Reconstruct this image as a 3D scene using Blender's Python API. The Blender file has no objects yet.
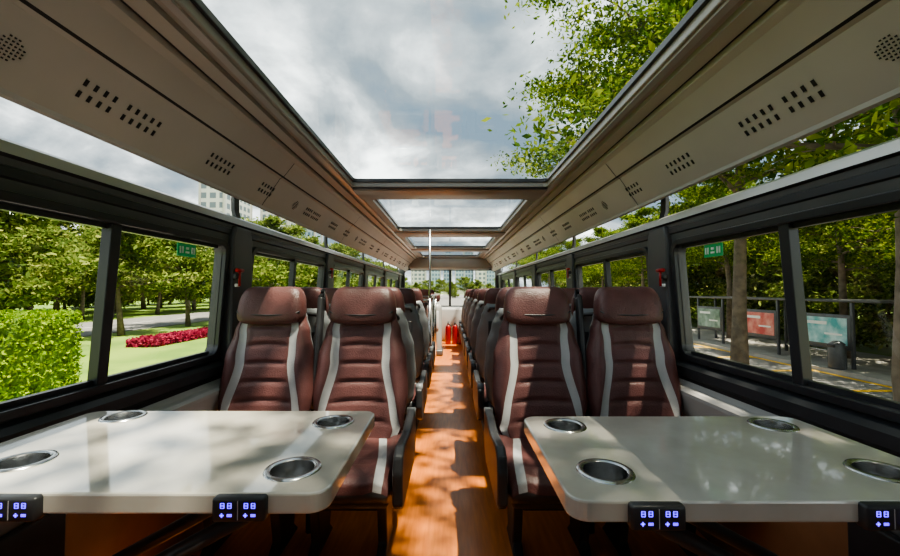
import bpy, bmesh, math, random
import numpy as np
from mathutils import Vector, Matrix
random.seed(7); np.random.seed(7)
CZ=1.1
scene=bpy.context.scene
COL=scene.collection

# ------------------------------------------------------------ materials
def mat(name,color,rough=0.5,metal=0.0,var=0.08,scale=8.0,bump=0.0,bscale=60.0,coat=0.0,color2=None,stretch=(1,1,1)):
    m=bpy.data.materials.new(name); m.use_nodes=True
    nt=m.node_tree; N=nt.nodes; L=nt.links
    b=N['Principled BSDF']
    b.inputs['Roughness'].default_value=rough; b.inputs['Metallic'].default_value=metal
    b.inputs['Coat Weight'].default_value=coat
    tc=N.new('ShaderNodeTexCoord'); mp=N.new('ShaderNodeMapping'); mp.inputs['Scale'].default_value=stretch
    L.new(tc.outputs['Object'],mp.inputs['Vector'])
    nz=N.new('ShaderNodeTexNoise'); nz.inputs['Scale'].default_value=scale; nz.inputs['Detail'].default_value=5
    L.new(mp.outputs['Vector'],nz.inputs['Vector'])
    cr=N.new('ShaderNodeValToRGB')
    c=color
    if color2 is None:
        lo=tuple(x*(1-var) for x in c); hi=tuple(min(1,x*(1+var)) for x in c)
    else: lo=c; hi=color2
    cr.color_ramp.elements[0].position=0.35; cr.color_ramp.elements[1].position=0.65
    cr.color_ramp.elements[0].color=(*lo,1); cr.color_ramp.elements[1].color=(*hi,1)
    L.new(nz.outputs['Fac'],cr.inputs['Fac']); L.new(cr.outputs['Color'],b.inputs['Base Color'])
    if bump>0:
        n2=N.new('ShaderNodeTexNoise'); n2.inputs['Scale'].default_value=bscale; n2.inputs['Detail'].default_value=3
        L.new(mp.outputs['Vector'],n2.inputs['Vector'])
        bp=N.new('ShaderNodeBump'); bp.inputs['Strength'].default_value=bump; bp.inputs['Distance'].default_value=0.01
        L.new(n2.outputs['Fac'],bp.inputs['Height']); L.new(bp.outputs['Normal'],b.inputs['Normal'])
    return m
def glass(name,tint=(0.93,0.97,0.96),base=0.04,graz=0.6):
    m=bpy.data.materials.new(name); m.use_nodes=True
    nt=m.node_tree; N=nt.nodes; L=nt.links
    N.remove(N['Principled BSDF']); out=N['Material Output']
    t=N.new('ShaderNodeBsdfTransparent'); t.inputs['Color'].default_value=(*tint,1)
    g=N.new('ShaderNodeBsdfGlossy'); g.inputs['Roughness'].default_value=0.01
    f=N.new('ShaderNodeLayerWeight'); f.inputs['Blend'].default_value=0.5
    pw=N.new('ShaderNodeMath'); pw.operation='POWER'; pw.inputs[1].default_value=5.0
    mu=N.new('ShaderNodeMath'); mu.operation='MULTIPLY_ADD'; mu.inputs[1].default_value=graz; mu.inputs[2].default_value=base
    x=N.new('ShaderNodeMixShader')
    L.new(f.outputs['Facing'],pw.inputs[0]); L.new(pw.outputs[0],mu.inputs[0])
    L.new(mu.outputs[0],x.inputs[0]); L.new(t.outputs[0],x.inputs[1]); L.new(g.outputs[0],x.inputs[2])
    L.new(x.outputs[0],out.inputs['Surface'])
    return m
def leafmat(name,cols,trans=0.35):
    m=bpy.data.materials.new(name); m.use_nodes=True
    nt=m.node_tree; N=nt.nodes; L=nt.links
    N.remove(N['Principled BSDF']); out=N['Material Output']
    geo=N.new('ShaderNodeNewGeometry'); cr=N.new('ShaderNodeValToRGB')
    e=cr.color_ramp.elements
    e[0].color=(*cols[0],1); e[1].color=(*cols[-1],1)
    for i,c in enumerate(cols[1:-1]):
        k=e.new((i+1)/(len(cols)-1)); k.color=(*c,1)
    L.new(geo.outputs['Random Per Island'],cr.inputs['Fac'])
    d=N.new('ShaderNodeBsdfDiffuse'); t=N.new('ShaderNodeBsdfTranslucent'); x=N.new('ShaderNodeMixShader'); x.inputs[0].default_value=trans
    L.new(cr.outputs['Color'],d.inputs['Color']); L.new(cr.outputs['Color'],t.inputs['Color'])
    L.new(d.outputs[0],x.inputs[1]); L.new(t.outputs[0],x.inputs[2]); L.new(x.outputs[0],out.inputs['Surface'])
    return m
def emis(name,col,s,base=None):
    m=bpy.data.materials.new(name); m.use_nodes=True
    b=m.node_tree.nodes['Principled BSDF']; b.inputs['Base Color'].default_value=(*(base or col),1)
    b.inputs['Emission Color'].default_value=(*col,1); b.inputs['Emission Strength'].default_value=s
    return m

M={}
M['leather']=mat('brown_leather',(0.108,0.044,0.042),0.40,0,0.15,14,0.25,180)
M['stripe']=mat('silver_grey_leather',(0.40,0.40,0.405),0.5,0,0.05,14,0.15,180)
M['black']=mat('black_plastic',(0.033,0.033,0.036),0.4,0,0.2,10)
M['shell']=mat('grey_shell_plastic',(0.20,0.21,0.22),0.38,0,0.08,10)
M['charcoal']=mat('charcoal_trim',(0.085,0.087,0.092),0.35,0,0.1,6)
M['frame']=mat('window_frame_black',(0.034,0.036,0.041),0.3,0,0.1,6)
M['rail']=mat('aluminium_rail',(0.52,0.52,0.51),0.3,0.5,0.05,6)
M['ceil']=mat('ceiling_panel_greige',(0.42,0.39,0.355),0.40,0,0.04,3)
M['ceil2']=mat('ceiling_frame_taupe',(0.33,0.31,0.28),0.35,0.1,0.05,3)
M['dark']=mat('dark_gap',(0.01,0.01,0.012),0.6,0,0.1,6)
M['grey']=mat('light_grey_trim',(0.42,0.41,0.40),0.4,0,0.05,5)
M['table']=mat('quartz_table',(0.48,0.445,0.39),0.09,0,0.05,7,0,60,0.7,color2=(0.57,0.535,0.48))
M['floor']=mat('wood_vinyl_floor',(0.72,0.225,0.040),0.30,0,0.1,9,0.05,90,0.1,color2=(0.58,0.165,0.030),stretch=(6,0.6,1))
M['kick']=mat('brown_kick_panel',(0.33,0.17,0.085),0.5,0,0.15,5)
M['steel']=mat('brushed_steel',(0.55,0.55,0.55),0.22,1.0,0.05,30)
M['red']=mat('red_plastic',(0.38,0.008,0.008),0.35,0,0.05,8)
M['white']=mat('white_plastic',(0.75,0.75,0.74),0.4,0,0.03,8)
M['green']=emis('exit_green',(0.02,0.26,0.08),0.1)
M['blue']=emis('blue_display',(0.12,0.05,1.0),1.5)
M['glass']=glass('clear_glass',(0.90,0.95,0.94),0.055,0.45)
M['roofglass']=glass('roof_glass',(0.80,0.87,0.87),0.07,0.5)
M['leaf_near']=leafmat('leaf_near',[(0.035,0.075,0.012),(0.085,0.15,0.02),(0.17,0.24,0.03),(0.33,0.38,0.05)],0.42)
M['leaf_far']=leafmat('leaf_far',[(0.05,0.09,0.02),(0.11,0.165,0.035),(0.19,0.25,0.055),(0.33,0.35,0.10)],0.35)
M['leaf_hedge']=leafmat('leaf_hedge',[(0.06,0.13,0.012),(0.14,0.25,0.02),(0.24,0.37,0.03),(0.36,0.46,0.05)],0.3)
M['flower']=leafmat('flower_petals',[(0.18,0.02,0.04),(0.32,0.03,0.07),(0.45,0.06,0.11)],0.3)
M['bark']=mat('bark',(0.16,0.125,0.09),0.85,0,0.3,5,0.6,25)
M['grass']=mat('lawn',(0.11,0.20,0.025),0.9,0,0.2,0.4,0.5,20,color2=(0.20,0.30,0.04))
M['asphalt']=mat('asphalt',(0.19,0.185,0.18),0.8,0,0.15,1.5,0.2,60)
M['paving']=mat('paving',(0.36,0.34,0.31),0.8,0,0.12,2)
M['yellow']=mat('yellow_paint',(0.80,0.48,0.03),0.6,0,0.1,5)
M['lanepaint']=mat('white_paint',(0.65,0.65,0.62),0.6,0,0.1,5)

# ------------------------------------------------------------ mesh builder
class MB:
    def __init__(s): s.v=[]; s.f=[]; s.m=[]; s.s=[]; s.mats=[]
    def mi(s,k):
        if k not in s.mats: s.mats.append(k)
        return s.mats.index(k)
    def add(s,verts,faces,k,smooth=False,mx=None):
        o=len(s.v)
        if mx is not None: verts=[tuple(mx@Vector(p)) for p in verts]
        s.v+= [tuple(p) for p in verts]
        ks=k if isinstance(k,list) else None
        for i,f in enumerate(faces):
            s.f.append(tuple(o+j for j in f)); s.m.append(s.mi(ks[i] if ks else k)); s.s.append(smooth)
    def box(s,c,d,k,bev=0.0,seg=2,rot=None,smooth=None):
        bm=bmesh.new(); bmesh.ops.create_cube(bm,size=1)
        bmesh.ops.scale(bm,vec=d,verts=bm.verts)
        if bev>0: bmesh.ops.bevel(bm,geom=list(bm.edges)+list(bm.verts),offset=min(bev,min(d)*0.49),segments=seg,affect='EDGES',profile=0.5)
        mx=Matrix.Translation(c)
        if rot is not None: mx=mx@rot
        s.bm(bm,k,mx,bev>0 if smooth is None else smooth)
    def bm(s,bm,k,mx=None,smooth=False):
        bm.verts.index_update()
        s.add([tuple(v.co) for v in bm.verts],[tuple(v.index for v in f.verts) for f in bm.faces],k,smooth,mx); bm.free()
    def tube(s,pts,rs,k,n=10,cap=True):
        pts=[Vector(p) for p in pts]
        if not isinstance(rs,(list,tuple)): rs=[rs]*len(pts)
        vs=[];fs=[]
        up=None
        for i,p in enumerate(pts):
            t=(pts[min(i+1,len(pts)-1)]-pts[max(i-1,0)]).normalized()
            if up is None: up=Vector((0,0,1)) if abs(t.z)<0.9 else Vector((1,0,0))
            a=t.cross(up).normalized(); b=a.cross(t).normalized(); up=b
            for j in range(n):
                th=2*math.pi*j/n
                vs.append(tuple(p+a*math.cos(th)*rs[i]+b*math.sin(th)*rs[i]))
        for i in range(len(pts)-1):
            for j in range(n):
                fs.append((i*n+j,i*n+(j+1)%n,(i+1)*n+(j+1)%n,(i+1)*n+j))
        if cap: fs.append(tuple(range(n-1,-1,-1))); fs.append(tuple(range((len(pts)-1)*n,len(pts)*n)))
        s.add(vs,fs,k,True)
    def lathe(s,prof,c,k,n=24):
        vs=[];fs=[]
        for r,z in prof:
            for j in range(n):
                th=2*math.pi*j/n; vs.append((c[0]+r*math.cos(th),c[1]+r*math.sin(th),c[2]+z))
        for i in range(len(prof)-1):
            for j in range(n): fs.append((i*n+j,i*n+(j+1)%n,(i+1)*n+(j+1)%n,(i+1)*n+j))
        s.add(vs,fs,k,True)
    def extr(s,prof,y0,y1,ks,side=1,smooth=False):
        n=len(prof); vs=[(side*x,y0,CZ+z) for x,z in prof]+[(side*x,y1,CZ+z) for x,z in prof]
        fs=[(i,i+1,n+i+1,n+i) if side>0 else (i+1,i,n+i,n+i+1) for i in range(n-1)]
        s.add(vs,fs,ks,smooth)
    def poly(s,outline,x0,x1,k,bev=0.006):
        bm=bmesh.new(); vs=[bm.verts.new((x0,y,z)) for y,z in outline]
        f=bm.faces.new(vs); r=bmesh.ops.extrude_face_region(bm,geom=[f])
        bmesh.ops.translate(bm,vec=(x1-x0,0,0),verts=[g for g in r['geom'] if isinstance(g,bmesh.types.BMVert)])
        bmesh.ops.recalc_face_normals(bm,faces=bm.faces)
        if bev>0: bmesh.ops.bevel(bm,geom=list(bm.edges),offset=bev,segments=2,affect='EDGES',profile=0.5)
        s.bm(bm,k,None,False)
    def mesh(s,name):
        me=bpy.data.meshes.new(name); me.from_pydata(s.v,[],s.f)
        for k in s.mats: me.materials.append(M[k])
        me.polygons.foreach_set('material_index',s.m); me.polygons.foreach_set('use_smooth',s.s)
        me.update(); return me
    def obj(s,name,loc=(0,0,0),rot=(0,0,0)):
        return inst(name,s.mesh(name),loc,rot)
def inst(name,me,loc=(0,0,0),rot=(0,0,0),sc=(1,1,1)):
    o=bpy.data.objects.new(name,me); o.location=loc; o.rotation_euler=rot; o.scale=sc; COL.objects.link(o); return o

def rr(x0,y0,x1,y1,r,n=6):
    pts=[]
    for cx,cy,a0 in ((x1-r,y1-r,0),(x0+r,y1-r,90),(x0+r,y0+r,180),(x1-r,y0+r,270)):
        for i in range(n+1):
            a=math.radians(a0+90*i/n); pts.append((cx+r*math.cos(a),cy+r*math.sin(a)))
    return pts
def plate(outer,holes,thick,bev=0.0):
    cu=bpy.data.curves.new('tmp','CURVE'); cu.dimensions='2D'; cu.fill_mode='BOTH'; cu.extrude=thick/2; cu.bevel_depth=bev; cu.bevel_resolution=1
    if bev: cu.offset=-bev
    for pl in [outer]+holes:
        sp=cu.splines.new('POLY'); sp.points.add(len(pl)-1); sp.use_cyclic_u=True
        for p,q in zip(sp.points,pl): p.co=(q[0],q[1],0,1)
    ob=bpy.data.objects.new('tmp',cu); COL.objects.link(ob)
    dg=bpy.context.evaluated_depsgraph_get(); dg.update()
    me=bpy.data.meshes.new_from_object(ob.evaluated_get(dg))
    vs=[tuple(v.co) for v in me.vertices]; fs=[tuple(p.vertices) for p in me.polygons]
    bpy.data.objects.remove(ob); bpy.data.curves.remove(cu); bpy.data.meshes.remove(me)
    return vs,fs

# ------------------------------------------------------------ bus shell
Y0,Y1=-1.3,9.4
b=MB(); b.box((0,(Y0+Y1)/2,-0.03),(2.36,Y1-Y0,0.06),'floor'); b.obj('floor')

WINS=[(-1.0,0.16),(0.42,1.97),(2.25,3.52),(3.80,5.10),(5.38,6.70),(6.98,8.5)]
MUL=[-0.4,1.33,2.88,4.45,6.05,7.7]
PIL=[0.29,2.11,3.66,5.24,6.84,8.75]
def wx(side,v,w=0): return side*(1.155-0.07*v+w)
wn=1
for side,nm in ((-1,'left'),(1,'right')):
    b=MB()
    holes=[rr(a,-0.31,c,0.22,0.045) for a,c in WINS]
    vs,fs=plate([(Y0,-0.42),(Y1,-0.42),(Y1,0.35),(Y0,0.35)],holes,0.04)
    b.add([(wx(side,v,w),u,CZ+v) for u,v,w in vs],fs,'charcoal')
    for a,c in WINS:
        vs,fs=plate(rr(a-0.028,-0.338,c+0.028,0.248,0.06),[rr(a,-0.31,c,0.22,0.045)],0.02,0.004)
        b.add([(wx(side,v,w-0.026),u,CZ+v) for u,v,w in vs],fs,'frame',False)
    b.extr([(1.15,0.375),(1.115,0.38),(1.10,0.37),(1.098,0.34),(1.115,0.332),(1.115,0.322)],Y0,Y1,['grey','rail','rail','dark','dark'],side)
    b.extr([(1.12,0.318),(1.108,0.31),(1.108,0.285),(1.13,0.27)],Y0,Y1,'frame',side)
    b.extr([(1.16,-0.345),(1.13,-0.35),(1.11,-0.365),(1.108,-0.40),(1.125,-0.415),(1.125,-0.43),(1.10,-0.445),(1.075,-0.45),(1.062,-0.46),(1.062,-0.475),(1.09,-0.56),(1.13,-0.66),(1.135,-1.1)],
           Y0,Y1,['frame','frame','frame','dark','dark','grey','grey','grey','grey','grey','grey','kick'],side)
    b.extr([(1.20,-0.40),(1.20,-1.1)],Y0,Y1,'charcoal',side)
    for p in PIL:
        b.poly([(p-0.085,CZ-0.36),(p-0.10,CZ-0.30),(p-0.10,CZ+0.27),(p-0.075,CZ+0.33),(p+0.075,CZ+0.33),(p+0.10,CZ+0.27),(p+0.10,CZ-0.30),(p+0.085,CZ-0.36)],side*1.09,side*1.16,'charcoal',0.012)
    b.obj('wall_'+nm)
    for (a,c),mu in zip(WINS,MUL):
        g=MB()
        q=[(a-0.01,-0.32),(c+0.01,-0.32),(c+0.01,0.23),(a-0.01,0.23)]
        g.add([(wx(side,v,0.005),u,CZ+v) for u,v in q],[(0,1,2,3)],'glass')
        vs,fs=plate(rr(mu-0.020,-0.315,mu+0.020,0.225,0.004),[],0.03,0.003)
        g.add([(wx(side,v,w-0.012),u,CZ+v) for u,v,w in vs],fs,'frame')
        for z in (-0.302,0.212):
            vs,fs=plate([(a+0.03,z-0.008),(c-0.03,z-0.008),(c-0.03,z+0.008),(a+0.03,z+0.008)],[],0.02)
            g.add([(wx(side,v,w-0.003),u,CZ+v) for u,v,w in vs],fs,'frame')
        g.obj('window_%d'%wn); wn+=1
    g=MB()
    arc=[(1.135,0.36),(1.150,0.42),(1.152,0.48),(1.14,0.54),(1.115,0.60),(1.07,0.66)]
    g.extr(arc,Y0,Y1,'glass',side,True)
    for p in PIL+[ -0.9]:
        for d,w,k in ((0,0.05,'charcoal'),):
            ar=[(x-0.02,z) for x,z in arc]
            n=len(ar)
            vs=[(side*x,p-w/2,CZ+z) for x,z in ar]+[(side*x,p+w/2,CZ+z) for x,z in ar]+[(side*(x+0.018),p-w/2,CZ+z) for x,z in ar]+[(side*(x+0.018),p+w/2,CZ+z) for x,z in ar]
            fs=[]
            for i in range(n-1):
                fs+=[(i,i+1,n+i+1,n+i),(i,i+1,2*n+i+1,2*n+i),(n+i,n+i+1,3*n+i+1,3*n+i)]
            g.add(vs,fs,k,False)
    g.obj('window_%d'%wn); wn+=1

# ceiling -----------------------------------------------------------
b=MB()
HOL=[(-1.1,2.83,0.69),(3.22,4.98,0.635),(5.5,7.12,0.635),(7.55,8.95,0.62)]
vs,fs=plate([(-0.80,Y0),(0.80,Y0),(0.80,Y1),(-0.80,Y1)],[rr(-w,a,w,c,0.03 if i==0 else 0.07) for i,(a,c,w) in enumerate(HOL)],0.05,0.004)
b.add([(u,v,CZ+0.765+w) for u,v,w in vs],fs,'ceil2')
for side in (-1,1):
    prof=[(0.700,0.742),(0.702,0.728),(0.722,0.722),(0.724,0.733),(0.745,0.729),(0.748,0.712),(0.790,0.700),(0.793,0.712),(0.806,0.708),(0.81,0.69),(0.83,0.675),(0.885,0.605),(0.893,0.60),(0.905,0.594),(1.00,0.452),(1.003,0.44),(1.015,0.436),(1.03,0.45),(1.045,0.52),(1.045,0.64)]
    ks=['ceil2','rail','dark','ceil','ceil2','ceil','dark','dark','ceil','ceil','ceil','dark','ceil','ceil','grey','grey','grey','charcoal','charcoal']
    b.extr(prof,Y0,Y1,ks,side)
    b.extr([(1.10,0.62),(1.05,0.69),(0.9,0.78),(0.78,0.80)],Y0,Y1,'charcoal',side)
    b.extr([(1.04,0.64),(1.09,0.64)],Y0,Y1,'charcoal',side)
    A=Vector((0.905,0.594)); B=Vector((1.00,0.452)); D=(B-A).normalized(); Nn=Vector((-D.y,D.x))
    if Nn.x>0: Nn=-Nn
    def slot(y,t,ln,wd):
        c=A+(B-A)*t+Nn*0.0005
        p=[c-D*ln/2,c+D*ln/2]
        vs=[(side*p[0].x,y-wd/2,CZ+p[0].y),(side*p[1].x,y-wd/2,CZ+p[1].y),(side*p[1].x,y+wd/2,CZ+p[1].y),(side*p[0].x,y+wd/2,CZ+p[0].y)]
        vs+=[(v[0]+side*0.002*Nn.x,v[1],v[2]+0.002*Nn.y) for v in vs]
        b.add(vs,[(0,1,2,3),(4,5,6,7),(0,1,5,4),(2,3,7,6),(0,3,7,4),(1,2,6,5)],'dark')
    base=1.02
    for g0 in [base-1.6,base,base+1.6,base+3.2,base+4.8,base+6.4]:
        for sub,nn in ((0,4),(0.14,5),(0.55,6),(0.98,5)):
            for i in range(nn):
                for t in (0.40,0.60):
                    slot(g0+sub+i*0.030,t,0.018,0.009)
        for i in range(7):
            for j in range(7):
                if (i-3)**2+(j-3)**2<=10: slot(g0-0.20+i*0.009,0.5+(j-3)*0.050,0.0035,0.0035)
    for yy in (0.62,2.11,3.66,5.24,6.84,8.3):
        pr=[(x-0.0015,z-0.0015) for x,z in [(0.83,0.675),(0.885,0.605),(0.905,0.594),(1.00,0.452)]]
        b.extr(pr,yy-0.003,yy+0.003,'dark',side)
for (y,w) in ((3.02,0.30),(5.24,0.40),(7.33,0.32)):
    b.box((0,y,CZ+0.745),(1.42,w,0.05),'ceil2',0.012)
b.box((0,2.86,CZ+0.748),(1.40,0.05,0.045),'frame',0.008)
b.box((0,2.895,CZ+0.738),(1.30,0.012,0.03),'rail',0.003)
b.box((0,9.2,CZ+0.62),(1.9,0.4,0.28),'ceil2',0.05)
b.obj('ceiling')
for i,(a,c,w) in enumerate(HOL):
    g=MB(); z=CZ+0.795
    g.add([(-w-0.03,a-0.03,z),(w+0.03,a-0.03,z),(w+0.03,c+0.03,z),(-w-0.03,c+0.03,z)],[(0,1,2,3)],'roofglass')
    vs,fs=plate(rr(-w-0.012,a-0.012,w+0.012,c+0.012,0.04),[rr(-w+0.012,a+0.012,w-0.012,c-0.012,0.03)],0.02,0.003)
    g.add([(u,v,z-0.014+ww) for u,v,ww in vs],fs,'frame')
    g.obj('skylight' if i==0 else 'skylight.%03d'%i)

b=MB()
vs,fs=plate([(-1.2,-1.1),(1.2,-1.1),(1.2,0.82),(-1.2,0.82)],[rr(-1.06,-0.36,1.06,0.46,0.08)],0.05)
b.add([(u,Y1+w,CZ+v) for u,v,w in vs],fs,'charcoal')
b.box((0,Y1-0.35,0.36),(2.2,0.6,0.72),'grey',0.06)
b.obj('wall_front')
g=MB(); g.add([(-1.08,Y1+0.01,CZ-0.38),(1.08,Y1+0.01,CZ-0.38),(1.08,Y1+0.01,CZ+0.48),(-1.08,Y1+0.01,CZ+0.48)],[(0,1,2,3)],'glass')
g.box((0,Y1-0.01,CZ+0.05),(0.05,0.03,0.82),'frame',0.005)
g.obj('window_%d'%wn)
b=MB(); b.box((0,Y0-0.03,0.95),(2.4,0.06,1.95),'grey'); b.obj('wall_rear')

# ------------------------------------------------------------ seats
def loft(b,rows,nfront,matfn,smooth=True):
    n=len(rows[0]); vs=[p for r in rows for p in r]; fs=[];ks=[]
    for i in range(len(rows)-1):
        for j in range(n):
            fs.append((i*n+j,i*n+(j+1)%n,(i+1)*n+(j+1)%n,(i+1)*n+j)); ks.append(matfn(i,j))
    fs.append(tuple(range(n-1,-1,-1))); ks.append(matfn(0,n-1))
    fs.append(tuple(range((len(rows)-1)*n,len(rows)*n))); ks.append(matfn(len(rows)-2,n-1))
    b.add(vs,fs,ks,smooth)
def interp(x,pts):
    for (a,fa),(c,fc) in zip(pts,pts[1:]):
        if x<=c:
            t=(x-a)/(c-a); t=t*t*(3-2*t); return fa+(fc-fa)*t
    return pts[-1][1]
def tlist(s1,s2):
    inner=[-s1*0.97,-s1*0.8,-s1*0.55,-s1*0.28,0,s1*0.28,s1*0.55,s1*0.8,s1*0.97]
    out=[s2+(1-s2)*k for k in (0.04,0.35,0.65,0.85,0.95,1.0)]
    return [-x for x in reversed(out)]+[-s2,-s1]+inner+[s1,s2]+out
NT=len(tlist(.5,.6))
def seat_mesh(name,shell):
    b=MB()
    rows=[]; zs=[0.40+0.6*i/60 for i in range(61)]
    for z in zs:
        v=(z-0.40)/0.6
        hw=interp(z,[(0.40,0.175),(0.48,0.205),(0.62,0.222),(0.78,0.212),(0.90,0.182),(0.97,0.158),(1.0,0.145)])
        c=0.56+0.42*abs((v-0.60)*1.75)**1.5; c=min(c,0.87); wd=0.070+0.03*v; s1=c-wd; s2=c+wd
        end=min(1,((v+0.012)/0.05)**0.5)*min(1,((1.012-v)/0.06)**0.5)
        y0=(z-0.42)*0.20
        row=[]
        for t in tlist(s1,s2):
            e=max(0,1-abs(t)**5)**0.5
            f=0.050*e+0.026*math.exp(-((abs(t)-0.78)/0.17)**2)*interp(v,[(0,1),(0.6,0.9),(0.85,0.3),(1,0)])
            if abs(t)<s1:
                ph=((z+0.06*t*t*0.5-0.43)/0.083)%1.0
                gr=math.exp(-(min(ph,1-ph)/0.09)**2)
                f-=0.012*gr*(1-(abs(t)/s1)**8) if 0.46<z<0.93 else 0
            if abs(abs(t)-s1)<1e-6 or abs(abs(t)-s2)<1e-6: f-=0.003
            row.append((t*hw,y0-f*end,z))
        for t in (0.97,0.85,0.5,0,-0.5,-0.85,-0.97):
            e=max(0,1-abs(t)**4)**0.5
            row.append((t*hw*1.0,y0+0.012+0.045*e*end,z))
        rows.append(row)
    def mf(i,j):
        if j>=NT-1: return 'shell'
        return 'stripe' if j in (6,NT-8) and 2<i<56 else 'leather'
    loft(b,rows,NT,mf)
    b.box((0,0.115,0.70),(0.26,0.014,0.34),'black',0.006,2,Matrix.Rotation(-0.19,4,'X'))
    b.tube([(-0.13,0.14,0.94),(-0.12,0.185,0.965),(0,0.195,0.975),(0.12,0.185,0.965),(0.13,0.14,0.94)],0.011,'black',8)
    rows=[]; K=21
    for i in range(K):
        a=-math.pi/2+math.pi*i/(K-1); zz=math.sin(a); cr=max(0.02,abs(math.cos(a)))**0.45
        z=1.030+0.088*(abs(zz)**0.8)*(1 if zz>0 else -1)
        hw=(0.157+0.013*(-zz))*(0.80+0.20*cr)*(cr**0.3); dp=(0.060-0.010*zz)*cr
        y0=(z-0.42)*0.20-0.028
        row=[]; n=36
        for j in range(n):
            th=2*math.pi*j/n
            cx,sx=math.cos(th),math.sin(th)
            x=hw*(abs(cx)**0.45)*(1 if cx>0 else -1); y=dp*(abs(sx)**0.7)*(1 if sx>0 else -1)
            if y<0: y*=0.94+0.26*abs(x/hw)**2
            sag=-0.010*(1-(x/hw)**2)*(1 if zz<0 else 0.2) if hw>0 else 0
            row.append((x,y0+y,z+sag*abs(zz)))
        rows.append(row)
    loft(b,rows,36,lambda i,j:'leather')
    b.tube([(-0.150,0.04,1.0),(-0.12,0.030,0.985),(0,0.026,0.982),(0.12,0.030,0.985),(0.150,0.04,1.0)],0.004,'black',6)
    path=[(0.03,0.445),(-0.05,0.438),(-0.14,0.436),(-0.24,0.443),(-0.33,0.455),(-0.39,0.458),(-0.43,0.448),(-0.458,0.425),(-0.465,0.395)]
    pb=[(0.03,0.37),(-0.05,0.365),(-0.14,0.36),(-0.24,0.355),(-0.33,0.35),(-0.39,0.348),(-0.42,0.35),(-0.445,0.358),(-0.462,0.375)]
    def ref(p):
        o=[]
        for a,c in zip(p,p[1:]):
            for k in range(4): o.append((a[0]+(c[0]-a[0])*k/4,a[1]+(c[1]-a[1])*k/4))
        return o+[p[-1]]
    T=ref(path); Bt=ref(pb); rows=[]
    for (y,z),(y2,z2) in zip(T,Bt):
        v=-y/0.465
        hw=0.225-0.02*max(0,v)**6; c=0.50+0.33*abs(v); s1=min(c,0.82)-0.075; s2=min(c,0.82)+0.075
        row=[]
        zm=(z+z2)/2
        for t in tlist(s1,s2):
            e=max(0.0,1-abs(t)**5)**0.5
            f=(z-zm)*(0.25+0.75*e)+0.014*math.exp(-((abs(t)-0.78)/0.15)**2)
            if abs(t)<s1:
                ph=((-y)/0.085)%1.0; f-=0.007*math.exp(-(min(ph,1-ph)/0.09)**2)*(1-(abs(t)/s1)**8)
            row.append((t*hw,y,zm+f))
        for t in (0.97,0.85,0.5,0,-0.5,-0.85,-0.97):
            row.append((t*hw,y2,z2))
        rows.append(row)
    def mc(i,j):
        if j>=NT-1: return 'black'
        return 'stripe' if j in (6,NT-8) and i>3 else 'leather'
    loft(b,rows,NT,mc)
    b.box((0,-0.20,0.345),(0.40,0.44,0.05),'black',0.015)
    for xx in (-0.16,0.12):
        b.poly([(-0.22,0.33),(0.03,0.33),(-0.02,0.05),(0.03,0.0),(-0.22,0.0),(-0.16,0.05)],xx,xx+0.04,'black',0.006)
    b.box((0,-0.10,0.20),(0.24,0.12,0.05),'black',0.01)
    if shell!=0:
        x0,x1=(0.222,0.258) if shell>0 else (-0.258,-0.222)
        b.poly([(-0.44,0.335),(-0.475,0.36),(-0.48,0.47),(-0.46,0.525),(-0.41,0.545),(-0.20,0.52),(0.02,0.55),(0.07,0.52),(0.08,0.42),(0.04,0.35),(-0.02,0.32)],x0,x1,'black',0.010)
        b.tube([(x0-0.002,0.03,0.53),(x1+0.002,0.03,0.53)],0.022,'shell',14)
    return b.mesh(name)
SM={0:seat_mesh('coach_seat',0),1:seat_mesh('coach_seat_a',1),-1:seat_mesh('coach_seat_b',-1)}
def seat(x,y,face_cam,aisle_sign):
    rot=0 if face_cam else math.pi
    sh=aisle_sign if face_cam else -aisle_sign
    inst('coach_seat',SM[sh],(x,y,0),(0,0,rot))
XI,XO=0.420,0.862
for s in (-1,1):
    seat(s*XI,1.86,True,-s); seat(s*XO,1.86,True,0)
    seat(s*XI,-0.52,False,-s); seat(s*XO,-0.52,False,0)
for y in (2.40,3.18,3.96,4.74,5.52,6.30,7.08): 
    seat(XI,y,False,-1); seat(XO,y,False,0)
for y in (2.40,3.18,3.96):
    seat(-XI,y,False,1); seat(-XO,y,False,0)
for y in (7.5,):
    seat(-XI-0.02,y,False,1); seat(-XO,y,False,0)

for s in (-1,1):
    b=MB()
    xm=s*0.641
    b.box((xm,1.955,0.83),(0.030,0.05,0.48),'black',0.012,3,Matrix.Rotation(-0.19,4,'X'))
    b.tube([(xm,2.0,1.04),(xm,1.985,1.07),(xm,2.02,1.10),(xm,2.04,1.0)],0.012,'black',8)
    b.box((xm,1.86,0.47),(0.04,0.10,0.10),'black',0.012)
    b.tube([(xm,1.86,0.44),(xm,1.86,0.02),(xm,1.86,0.0)],0.018,'black',8)
    b.obj('folding_armrest')

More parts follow.
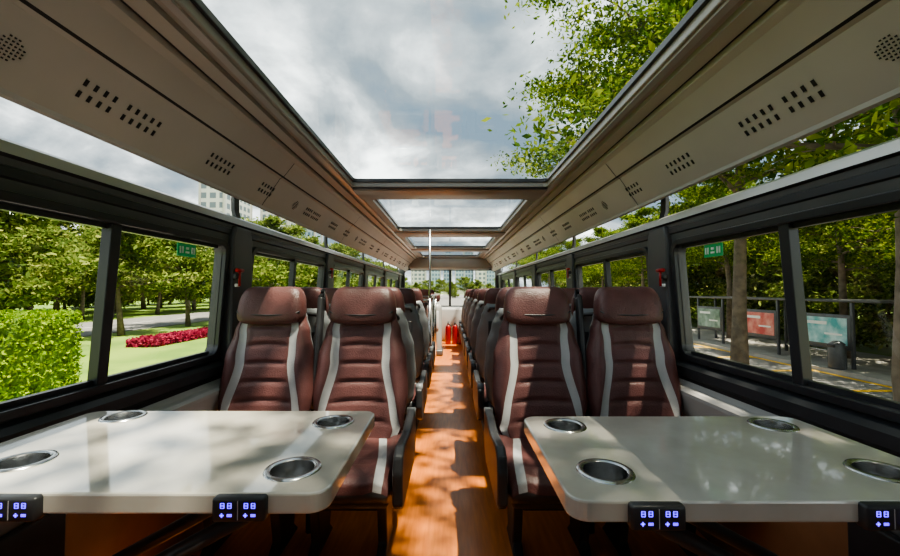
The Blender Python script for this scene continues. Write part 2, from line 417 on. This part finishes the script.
# ------------------------------------------------------------ tables
def table(side,xi,xo,y0,y1,cups,mods,name):
    b=MB(); T=0.75; th=0.036
    xa,xb=(xi,xo) if side>0 else (-xo,-xi)
    holes=[[(cx+0.046*math.cos(2*math.pi*i/28),cy+0.046*math.sin(2*math.pi*i/28)) for i in range(28)] for cx,cy in cups]
    vs,fs=plate(rr(xa,y0,xb,y1,0.035,8),holes,th-0.008,0.004)
    b.add([(u,v,T-th/2+w) for u,v,w in vs],fs,'table')
    for cx,cy in cups:
        b.lathe([(0.041,0.001),(0.044,0.0035),(0.052,0.003),(0.054,0.0)],(cx,cy,T),'steel',36)
        b.lathe([(0.041,0.001),(0.039,-0.02),(0.037,-0.055),(0.030,-0.062),(0.012,-0.062),(0.0005,-0.060)],(cx,cy,T),'steel',36)
        b.lathe([(0.0415,0.0),(0.043,-0.03),(0.040,-0.060),(0.030,-0.066),(0.001,-0.066)],(cx,cy,T),'black',24)
    ym=(y0+y1)/2
    for yy in (y0+0.14,y1-0.10):
        b.box(((xa+xb)/2,yy,T-th-0.010),(abs(xb-xa)-0.2,0.04,0.02),'black',0.004)
        p0=Vector((side*(xi+0.10),yy,T-th-0.02)); p1=Vector((side*1.10,yy,0.27))
        b.tube([p0,p1],0.017,'black',10)
    b.box((side*1.085,ym,0.37),(0.03,0.40,0.26),'black',0.006)
    for mx in mods:
        zc=T-0.0215
        b.box((mx,y0-0.003,zc),(0.090,0.022,0.041),'black',0.005)
        fy=y0-0.0142
        for ox in (-0.020,0.020):
            for d in (-0.006,0.006):
                cx=mx+ox+d
                for dz in (-0.004,0,0.004): b.box((cx,fy,zc+0.008+dz),(0.006,0.001,0.0013),'blue')
                for dx in (-0.003,0.003): b.box((cx+dx,fy,zc+0.008),(0.0012,0.001,0.008),'blue')
            b.box((mx+ox-0.007,fy,zc-0.008),(0.007,0.001,0.0020),'blue'); b.box((mx+ox-0.007,fy,zc-0.008),(0.0020,0.001,0.007),'blue')
            b.box((mx+ox+0.006,fy,zc-0.008),(0.008,0.001,0.0045),'blue')
        b.box((mx,fy,zc),(0.0012,0.001,0.032),'grey')
    b.obj(name)
table(-1,0.213,1.035,0.700,1.175,[(-0.308,0.795),(-0.31,1.075),(-0.875,0.83),(-0.905,1.12)],[-0.358,-0.745],'folding_table')
table(1,0.200,0.945,0.675,1.125,[(0.300,0.785),(0.297,1.045),(0.835,0.785),(0.838,1.05)],[0.340,0.722],'folding_table')

# ------------------------------------------------------------ small fittings
for s in (-1,1):
    for y,z in ((2.02,CZ+0.07),(3.60,CZ+0.16)):
        b=MB(); x=s*1.075
        b.box((x,y,z),(0.022,0.05,0.028),'black',0.005)
        b.tube([(x-s*0.012,y-0.0,z-0.05),(x-s*0.012,y,z+0.03)],0.006,'red',10)
        b.tube([(x-s*0.012,y-0.028,z+0.03),(x-s*0.012,y+0.028,z+0.03)],0.010,'red',10)
        b.box((x,y,z-0.045),(0.016,0.024,0.016),'white',0.003)
        b.obj('emergency_hammer')
    b=MB()
    ys=1.72
    b.box((wx(s,0.17,-0.008),ys,CZ+0.172),(0.004,0.12,0.055),'green')
    for dy in (-0.045,-0.030,0.03,0.045): b.box((wx(s,0.17,-0.0115),ys+dy,CZ+0.172),(0.003,0.006,0.028),'white')
    b.box((wx(s,0.17,-0.0115),ys,CZ+0.18),(0.003,0.016,0.010),'white'); b.box((wx(s,0.17,-0.0115),ys,CZ+0.163),(0.003,0.022,0.008),'white')
    b.obj('exit_sign')
for x in (-0.04,0.10,0.22):
    b=MB()
    b.lathe([(0.001,0.0),(0.050,0.0),(0.055,0.01),(0.055,0.32),(0.050,0.36),(0.03,0.385),(0.016,0.40),(0.001,0.40)],(x,8.2,0),'red',20)
    b.box((x,8.2,0.415),(0.03,0.04,0.04),'black',0.006)
    b.box((x,8.16,0.445),(0.02,0.11,0.014),'black',0.004,2,Matrix.Rotation(0.25,4,'X'))
    b.tube([(x+0.02,8.2,0.41),(x+0.05,8.19,0.38),(x+0.062,8.18,0.25),(x+0.06,8.18,0.15)],0.008,'black',8)
    b.obj('fire_extinguisher')
b=MB()
xg=-0.24
posts=(4.75,5.7,6.60)
for y in posts: b.tube([(xg,y,0),(xg,y,1.0)],0.018,'steel',12)
b.tube([(xg,4.75,0.5),(xg,4.75,CZ+0.72)],0.013,'steel',12)
b.tube([(xg,4.75,0.98),(xg,4.80,1.02),(xg,5.7,1.02),(xg,6.55,1.02),(xg,6.60,0.98)],0.018,'steel',12)
b.tube([(-1.05,4.75,0.98),(xg,4.75,0.98)],0.018,'steel',12)
for a,c in zip(posts,posts[1:]): b.box((xg,(a+c)/2,0.55),(0.008,c-a-0.08,0.80),'glass')
b.box((-0.68,4.75,0.55),(0.74,0.008,0.80),'glass')
b.box((-0.68,4.75,0.14),(0.74,0.03,0.20),'grey',0.005)
b.obj('stair_guard_rail')
b=MB()
px=-0.27
b.box((px,6.86,0.44),(0.26,0.26,0.88),'grey',0.09,5)
b.box((px,6.86,0.05),(0.30,0.30,0.10),'charcoal',0.02)
b.box((px,6.73,0.60),(0.16,0.02,0.3),'white',0.006)
b.box((px,6.83,0.97),(0.20,0.09,0.14),'leather',0.04,4)
b.tube([(px,6.86,0.86),(px,6.86,0.93)],0.02,'black',10)
b.obj('stairwell_cabinet')

# ------------------------------------------------------------ outside world
G=-1.9
def slab(name,x0,x1,y0,y1,z,k,t=0.1):
    b=MB(); b.box(((x0+x1)/2,(y0+y1)/2,z-t/2),(x1-x0,y1-y0,t),k); return b.obj(name)
slab('ground',-400,400,-150,600,G-0.06,'grass')
slab('street',-4.5,13.8,-60,290,G,'asphalt',0.06)
slab('park_road',-34,-24,-60,290,G,'asphalt',0.06)
slab('sidewalk_right',13.8,19,-60,290,G+0.14,'paving',0.20)
slab('sidewalk_left',-6.5,-4.5,-60,290,G+0.14,'paving',0.20)
b=MB()
for x in (7.4,7.7,10.4,13.6): b.box((x,60,G+0.008),(0.17,240,0.012),'yellow')
for y in range(-10,160,6): b.box((4.2,y,G+0.008),(0.14,2.6,0.012),'lanepaint'); b.box((9.0,y+2,G+0.008),(0.14,2.6,0.012),'yellow')
for y in range(6,60,3):
    b.box((12.0,y,G+0.008),(3.0,0.18,0.012),'yellow')
for y in range(-10,160,6): b.box((-29,y,G+0.008),(0.14,2.6,0.012),'lanepaint')
b.obj('road_markings')

def tree_mesh(name,H,R,z0,nb,nl,ls,lk,seed,flat=0.35,trunk=0.17,spread=1.0):
    rng=np.random.RandomState(seed); b=MB()
    tp=[(0,0,0)]; x=y=0
    for i in range(1,7):
        x+=rng.uniform(-.12,.12); y+=rng.uniform(-.12,.12); tp.append((x,y,H*0.93*i/6))
    b.tube(tp,[trunk*(1.25 if i==0 else 1-0.14*i) for i in range(7)],'bark',9)
    tips=[]
    def tat(z):
        f=z/(H*0.93)*6; i=min(5,int(f)); t=f-i
        return Vector(tp[i]).lerp(Vector(tp[i+1]),t)
    for i in range(nb):
        f=i/(nb-1); z=z0+(H*0.92-z0)*f
        a=i*2.4+rng.uniform(-.4,.4); L=R*(1-0.75*f**1.6)*rng.uniform(.75,1.08)
        if f<0.1: L*=0.8
        p0=tat(z); pts=[p0]; d=Vector((math.cos(a),math.sin(a),rng.uniform(.12,.4)))
        for k in range(1,6):
            d2=d+Vector((rng.uniform(-.2,.2),rng.uniform(-.2,.2),rng.uniform(-.1,.1)))
            pts.append(pts[-1]+d2*L/5)
        b.tube(pts,[0.055*(1-k*0.17)*trunk/0.17 for k in range(6)],'bark',6,False)
        for k in range(1,6):
            tips.append((pts[k],0.16*L+0.3))
            for sgn in (-1,1):
                sd=Vector((-d.y*sgn,d.x*sgn,0.1))*L*rng.uniform(.18,.36)*(1.25-k*0.15)+d*L*0.1
                q=pts[k]+sd
                b.tube([pts[k],pts[k].lerp(q,.5)+Vector((0,0,.05)),q],[0.018,0.012,0.005],'bark',4,False)
                tips.append((q,0.13*L+0.22)); tips.append((pts[k].lerp(q,.6),0.12*L+0.18))
    P=np.array([tuple(t[0]) for t in tips]); S=np.array([t[1] for t in tips])*spread
    idx=rng.randint(0,len(P),nl)
    c=P[idx]+rng.normal(0,1,(nl,3))*S[idx][:,None]*np.array([0.62,0.62,flat])
    nrm=rng.normal(0,1,(nl,3))*np.array([.6,.6,.6])+np.array([0,0,.7]); nrm/=np.linalg.norm(nrm,axis=1)[:,None]
    r=rng.normal(0,1,(nl,3)); u=np.cross(nrm,r); u/=np.linalg.norm(u,axis=1)[:,None]; w=np.cross(nrm,u)
    sz=ls*rng.uniform(.6,1.35,(nl,1))
    A=c-u*sz; B=c+w*sz*.45; C=c+u*sz; D=c-w*sz*.45
    V=np.stack([A,B,C,D],1).reshape(-1,3)
    o=len(b.v); b.v+=list(map(tuple,V.tolist())); mi=b.mi(lk)
    b.f+=[(o+4*i,o+4*i+1,o+4*i+2,o+4*i+3) for i in range(nl)]; b.m+=[mi]*nl; b.s+=[False]*nl
    return b.mesh(name)
TBIG=tree_mesh('tree_big',14.0,7.6,5.4,26,105000,0.078,'leaf_near',33,0.17,0.22,0.64)
TDAPPLE=tree_mesh('tree_dapple',14.0,7.4,5.6,24,72000,0.080,'leaf_near',33,0.16,0.22,0.58)  # added out-of-view tree, crown thinned so sunlight falls through in dapples
TN=[tree_mesh('tree_near_a',10.5,4.6,4.4,17,26000,0.085,'leaf_near',3,0.30,0.19),
    tree_mesh('tree_near_b',9.5,4.2,3.8,16,26000,0.085,'leaf_near',11,0.28,0.17)]
TF=[tree_mesh('tree_far_a',8.4,4.3,2.6,15,10000,0.17,'leaf_far',5,0.45,0.2),
    tree_mesh('tree_far_b',7.8,4.1,2.3,14,10000,0.17,'leaf_far',9,0.45,0.17),
    tree_mesh('tree_bush',6.5,3.6,0.5,16,11000,0.17,'leaf_far',21,0.55,0.12)]
rg=random.Random(5)
def tr(me,x,y,s=1.0,rz=None,z=G):
    inst('tree',me,(x,y,z-0.02),(0,0,rg.uniform(0,6.28) if rz is None else rz),(s,s,s*rg.uniform(.95,1.05)))
tr(TBIG,8.9,12.4,1.03,1.3); tr(TDAPPLE,6.6,-1.6,1.0,2.0); tr(TN[1],6.9,5.9,1.12,4.0)  # the middle tree is unseen, added overhead to dapple the sun on the tables
for y,x in ((6,15.5),(11,16.5),(17,16.8),(24,16.8),(31,15),(39,15),(48,14.5),(58,14.5),(70,14.5)): tr(TN[y%2],x,y,rg.uniform(.9,1.15))
for i in range(34):
    tr(rg.choice(TF),20+rg.uniform(0,5)+ (i%3)*5,2+i*2.6,rg.uniform(1.0,1.5))
for i in range(14): tr(TF[2],21+rg.uniform(-1,1),3+i*3.6,rg.uniform(.8,1.0))
for i in range(14): tr(TF[i%2],-22.0+rg.uniform(-.8,.8),13+i*7.0,rg.uniform(.9,1.05))
for i in range(26): tr(TF[i%2],-37+rg.uniform(-1.5,1.5),4+i*4.6,rg.uniform(1.0,1.3))
for i in range(26): tr(TF[i%3],-48+rg.uniform(-4,4),4+i*5,rg.uniform(1.2,1.6))
for i in range(26): tr(TF[2],-60+rg.uniform(-4,4),4+i*6,rg.uniform(1.4,1.9))
for i in range(10): tr(TF[i%2],-13+rg.uniform(-1.5,1.5),30+i*7,rg.uniform(.85,1.05))
for i in range(10): tr(TF[i%3],-22+i*4.6,150+rg.uniform(-8,8),rg.uniform(.8,1.1))

def hedge(name,x0,x1,y0,y1,h,nl,k,ls=0.10,base='grass'):
    b=MB()
    b.box(((x0+x1)/2,(y0+y1)/2,G+h/2-0.05),(x1-x0-0.15,y1-y0-0.15,h-0.1),base,0.12)
    rng=np.random.RandomState(2)
    fa=[(x1-x0)*(y1-y0),(y1-y0)*h*2,(x1-x0)*h*2]; pr=np.array(fa)/sum(fa)
    c=np.zeros((nl,3)); w=rng.choice(3,nl,p=pr)
    ux=rng.uniform(x0,x1,nl); uy=rng.uniform(y0,y1,nl); uz=rng.uniform(0,h,nl); sg=rng.randint(0,2,nl)
    c[:,0]=np.where(w==1,np.where(sg,x1,x0),ux); c[:,1]=np.where(w==2,np.where(sg,y1,y0),uy); c[:,2]=G+np.where(w==0,h,uz)
    c+=rng.normal(0,0.045,(nl,3))
    nrm=rng.normal(0,1,(nl,3)); nrm/=np.linalg.norm(nrm,axis=1)[:,None]; r=rng.normal(0,1,(nl,3)); u=np.cross(nrm,r); u/=np.linalg.norm(u,axis=1)[:,None]; v=np.cross(nrm,u)
    sz=ls*rng.uniform(.6,1.3,(nl,1))
    V=np.stack([c-u*sz,c+v*sz*.5,c+u*sz,c-v*sz*.5],1).reshape(-1,3)
    o=len(b.v); b.v+=list(map(tuple,V.tolist())); mi=b.mi(k)
    b.f+=[(o+4*i,o+4*i+1,o+4*i+2,o+4*i+3) for i in range(nl)]; b.m+=[mi]*nl; b.s+=[False]*nl
    return b.obj(name)
hedge('hedge',-14,-11.4,1.0,12.4,2.3,34000,'leaf_hedge',0.065)
hedge('flower_bed',-17.3,-15.8,21.5,33,0.3,9000,'flower',0.12)
M['ad_red']=mat('ad_red',(0.5,0.05,0.05),0.3,0,0.1,2,color2=(0.7,0.3,0.25))
M['ad_teal']=mat('ad_teal',(0.06,0.35,0.38),0.3,0,0.1,2,color2=(0.5,0.7,0.72))
M['ad_green']=mat('ad_green',(0.05,0.12,0.08),0.3,0,0.1,2,color2=(0.3,0.4,0.35))
b=MB()
for (y,k) in ((15.6,'ad_teal'),(18.9,'ad_red'),(22.5,'ad_green')):
    x=14.6; zb=G+0.14
    b.box((x,y,zb+1.30),(0.16,2.1,1.3),'charcoal',0.03); b.box((x-0.085,y,zb+1.32),(0.02,1.85,1.0),k)
    b.box((x-0.10,y+0.3,zb+1.60),(0.01,0.9,0.12),'white'); b.box((x-0.10,y-0.4,zb+1.2),(0.01,0.7,0.07),'white')
    for dy in (-1.05,1.05): b.box((x,y+dy,zb+1.2),(0.10,0.10,2.4),'charcoal',0.01)
b.box((15.3,19.0,G+2.6),(1.6,11,0.10),'charcoal',0.03)
for y in (14,19,24): b.box((15.9,y,G+1.35),(0.10,0.10,2.42),'charcoal',0.01)
b.box((15.5,17.2,G+0.55),(0.4,2.2,0.06),'steel',0.01)
for y in (16.3,18.1): b.box((15.5,y,G+0.34),(0.3,0.06,0.4),'charcoal')
b.obj('bus_shelter')
b=MB(); b.lathe([(0.01,0),(0.24,0),(0.26,0.05),(0.26,0.75),(0.22,0.85),(0.24,0.9),(0.12,1.0),(0.01,1.02)],(14.15,14.7,G+0.14),'charcoal',20); b.box((13.93,14.7,G+0.98),(0.06,0.26,0.12),'black',0.01); b.obj('litter_bin')

def towermat(name,c1,c2,sx,sz):
    m=bpy.data.materials.new(name); m.use_nodes=True; nt=m.node_tree; N=nt.nodes; L=nt.links; bs=N['Principled BSDF']; bs.inputs['Roughness'].default_value=0.3
    tc=N.new('ShaderNodeTexCoord'); sp=N.new('ShaderNodeSeparateXYZ'); L.new(tc.outputs['Object'],sp.inputs[0])
    def band(inp,f,th):
        a=N.new('ShaderNodeMath'); a.operation='MULTIPLY'; a.inputs[1].default_value=f; L.new(inp,a.inputs[0])
        c=N.new('ShaderNodeMath'); c.operation='FRACT'; L.new(a.outputs[0],c.inputs[0])
        d=N.new('ShaderNodeMath'); d.operation='GREATER_THAN'; d.inputs[1].default_value=th; L.new(c.outputs[0],d.inputs[0]); return d.outputs[0]
    ad=N.new('ShaderNodeMath'); ad.operation='ADD'; L.new(sp.outputs['X'],ad.inputs[0]); L.new(sp.outputs['Y'],ad.inputs[1])
    p=N.new('ShaderNodeMath'); p.operation='MULTIPLY'; L.new(band(ad.outputs[0],sx,0.35),p.inputs[0]); L.new(band(sp.outputs['Z'],sz,0.4),p.inputs[1])
    mx=N.new('ShaderNodeMix'); mx.data_type='RGBA'; L.new(p.outputs[0],mx.inputs['Factor']); mx.inputs['A'].default_value=(*c1,1); mx.inputs['B'].default_value=(*c2,1)
    L.new(mx.outputs['Result'],bs.inputs['Base Color']); return m
M['tw1']=towermat('tower_white',(0.50,0.50,0.51),(0.13,0.16,0.20),0.28,0.28)
M['tw2']=towermat('tower_blue',(0.28,0.36,0.44),(0.10,0.16,0.24),0.4,0.3)
def tower(x,y,w,d,h,k):
    b=MB(); b.box((0,0,h/2),(w,d,h),k); b.box((0,0,h+1.2),(w*.7,d*.7,2.6),k); b.box((0,0,h+3.4),(w*.3,d*.3,2.2),'grey'); b.box((0,0,2.5),(w*1.1,d*1.1,5),'grey')
    for sx in (-1,1):
        for sy in (-1,1): b.box((sx*w/2,sy*d/2,h/2),(w*.08,d*.08,h+1),'grey')
    b.obj('tower_block',(x,y,G-0.1))
tower(-88,152,9,10,50,'tw1'); tower(-104,190,12,12,46,'tw1'); tower(-92,215,14,12,46,'tw1'); tower(-84,236,12,12,42,'tw2')
for x,y,w,h,k in ((-12,330,8,26,'tw2'),(-2,345,7,34,'tw2'),(8,330,7,24,'tw2'),(16,350,8,36,'tw2'),(26,340,8,26,'tw1'),(38,360,12,26,'tw2'),(-28,360,12,24,'tw1')): tower(x,y,w,w,h,k)

# ------------------------------------------------------------ world + sun
w=bpy.data.worlds.new('cloudy_sky'); scene.world=w; w.use_nodes=True
nt=w.node_tree; N=nt.nodes; L=nt.links; bg=N['Background']
tc=N.new('ShaderNodeTexCoord'); sp=N.new('ShaderNodeSeparateXYZ'); L.new(tc.outputs['Generated'],sp.inputs[0])
mxz=N.new('ShaderNodeMath'); mxz.operation='MAXIMUM'; mxz.inputs[1].default_value=0.0; L.new(sp.outputs['Z'],mxz.inputs[0])
az=N.new('ShaderNodeMath'); az.operation='ADD'; az.inputs[1].default_value=0.30; L.new(mxz.outputs[0],az.inputs[0])
dx=N.new('ShaderNodeMath'); dx.operation='DIVIDE'; L.new(sp.outputs['X'],dx.inputs[0]); L.new(az.outputs[0],dx.inputs[1])
dy=N.new('ShaderNodeMath'); dy.operation='DIVIDE'; L.new(sp.outputs['Y'],dy.inputs[0]); L.new(az.outputs[0],dy.inputs[1])
cb=N.new('ShaderNodeCombineXYZ'); L.new(dx.outputs[0],cb.inputs[0]); L.new(dy.outputs[0],cb.inputs[1]); cb.inputs[2].default_value=1.3
nz=N.new('ShaderNodeTexNoise'); nz.inputs['Scale'].default_value=2.0; nz.inputs['Detail'].default_value=8; nz.inputs['Roughness'].default_value=0.52; nz.inputs['Distortion'].default_value=0.3
L.new(cb.outputs[0],nz.inputs['Vector'])
cr=N.new('ShaderNodeValToRGB'); e=cr.color_ramp.elements
e[0].position=0.38; e[0].color=(0.13,0.175,0.22,1); e[1].position=0.68; e[1].color=(1.6,1.6,1.55,1)
k=e.new(0.46); k.color=(0.20,0.23,0.255,1); k=e.new(0.54); k.color=(0.38,0.405,0.42,1); k=e.new(0.60); k.color=(0.75,0.765,0.765,1)
L.new(nz.outputs['Fac'],cr.inputs['Fac']); L.new(cr.outputs['Color'],bg.inputs['Color'])
bg.inputs['Strength'].default_value=1.75
sd=bpy.data.lights.new('sun','SUN'); sd.energy=9.5; sd.angle=0.012; sd.color=(1.0,0.88,0.70)
so=bpy.data.objects.new('sun',sd); COL.objects.link(so); so.location=(5,-3,12)
so.rotation_euler=Vector((0.24,-0.20,0.95)).to_track_quat('Z','Y').to_euler()

# ------------------------------------------------------------ camera
cd=bpy.data.cameras.new('camera'); cd.lens=16; cd.sensor_width=36; cd.clip_end=2000; cd.clip_start=0.02
co=bpy.data.objects.new('camera',cd); COL.objects.link(co); co.location=(0,0,CZ); co.rotation_euler=(math.radians(91.75),0,0)
scene.camera=co
scene.view_settings.view_transform='AgX'
scene.view_settings.look='AgX - Medium High Contrast'
scene.view_settings.exposure=0.85
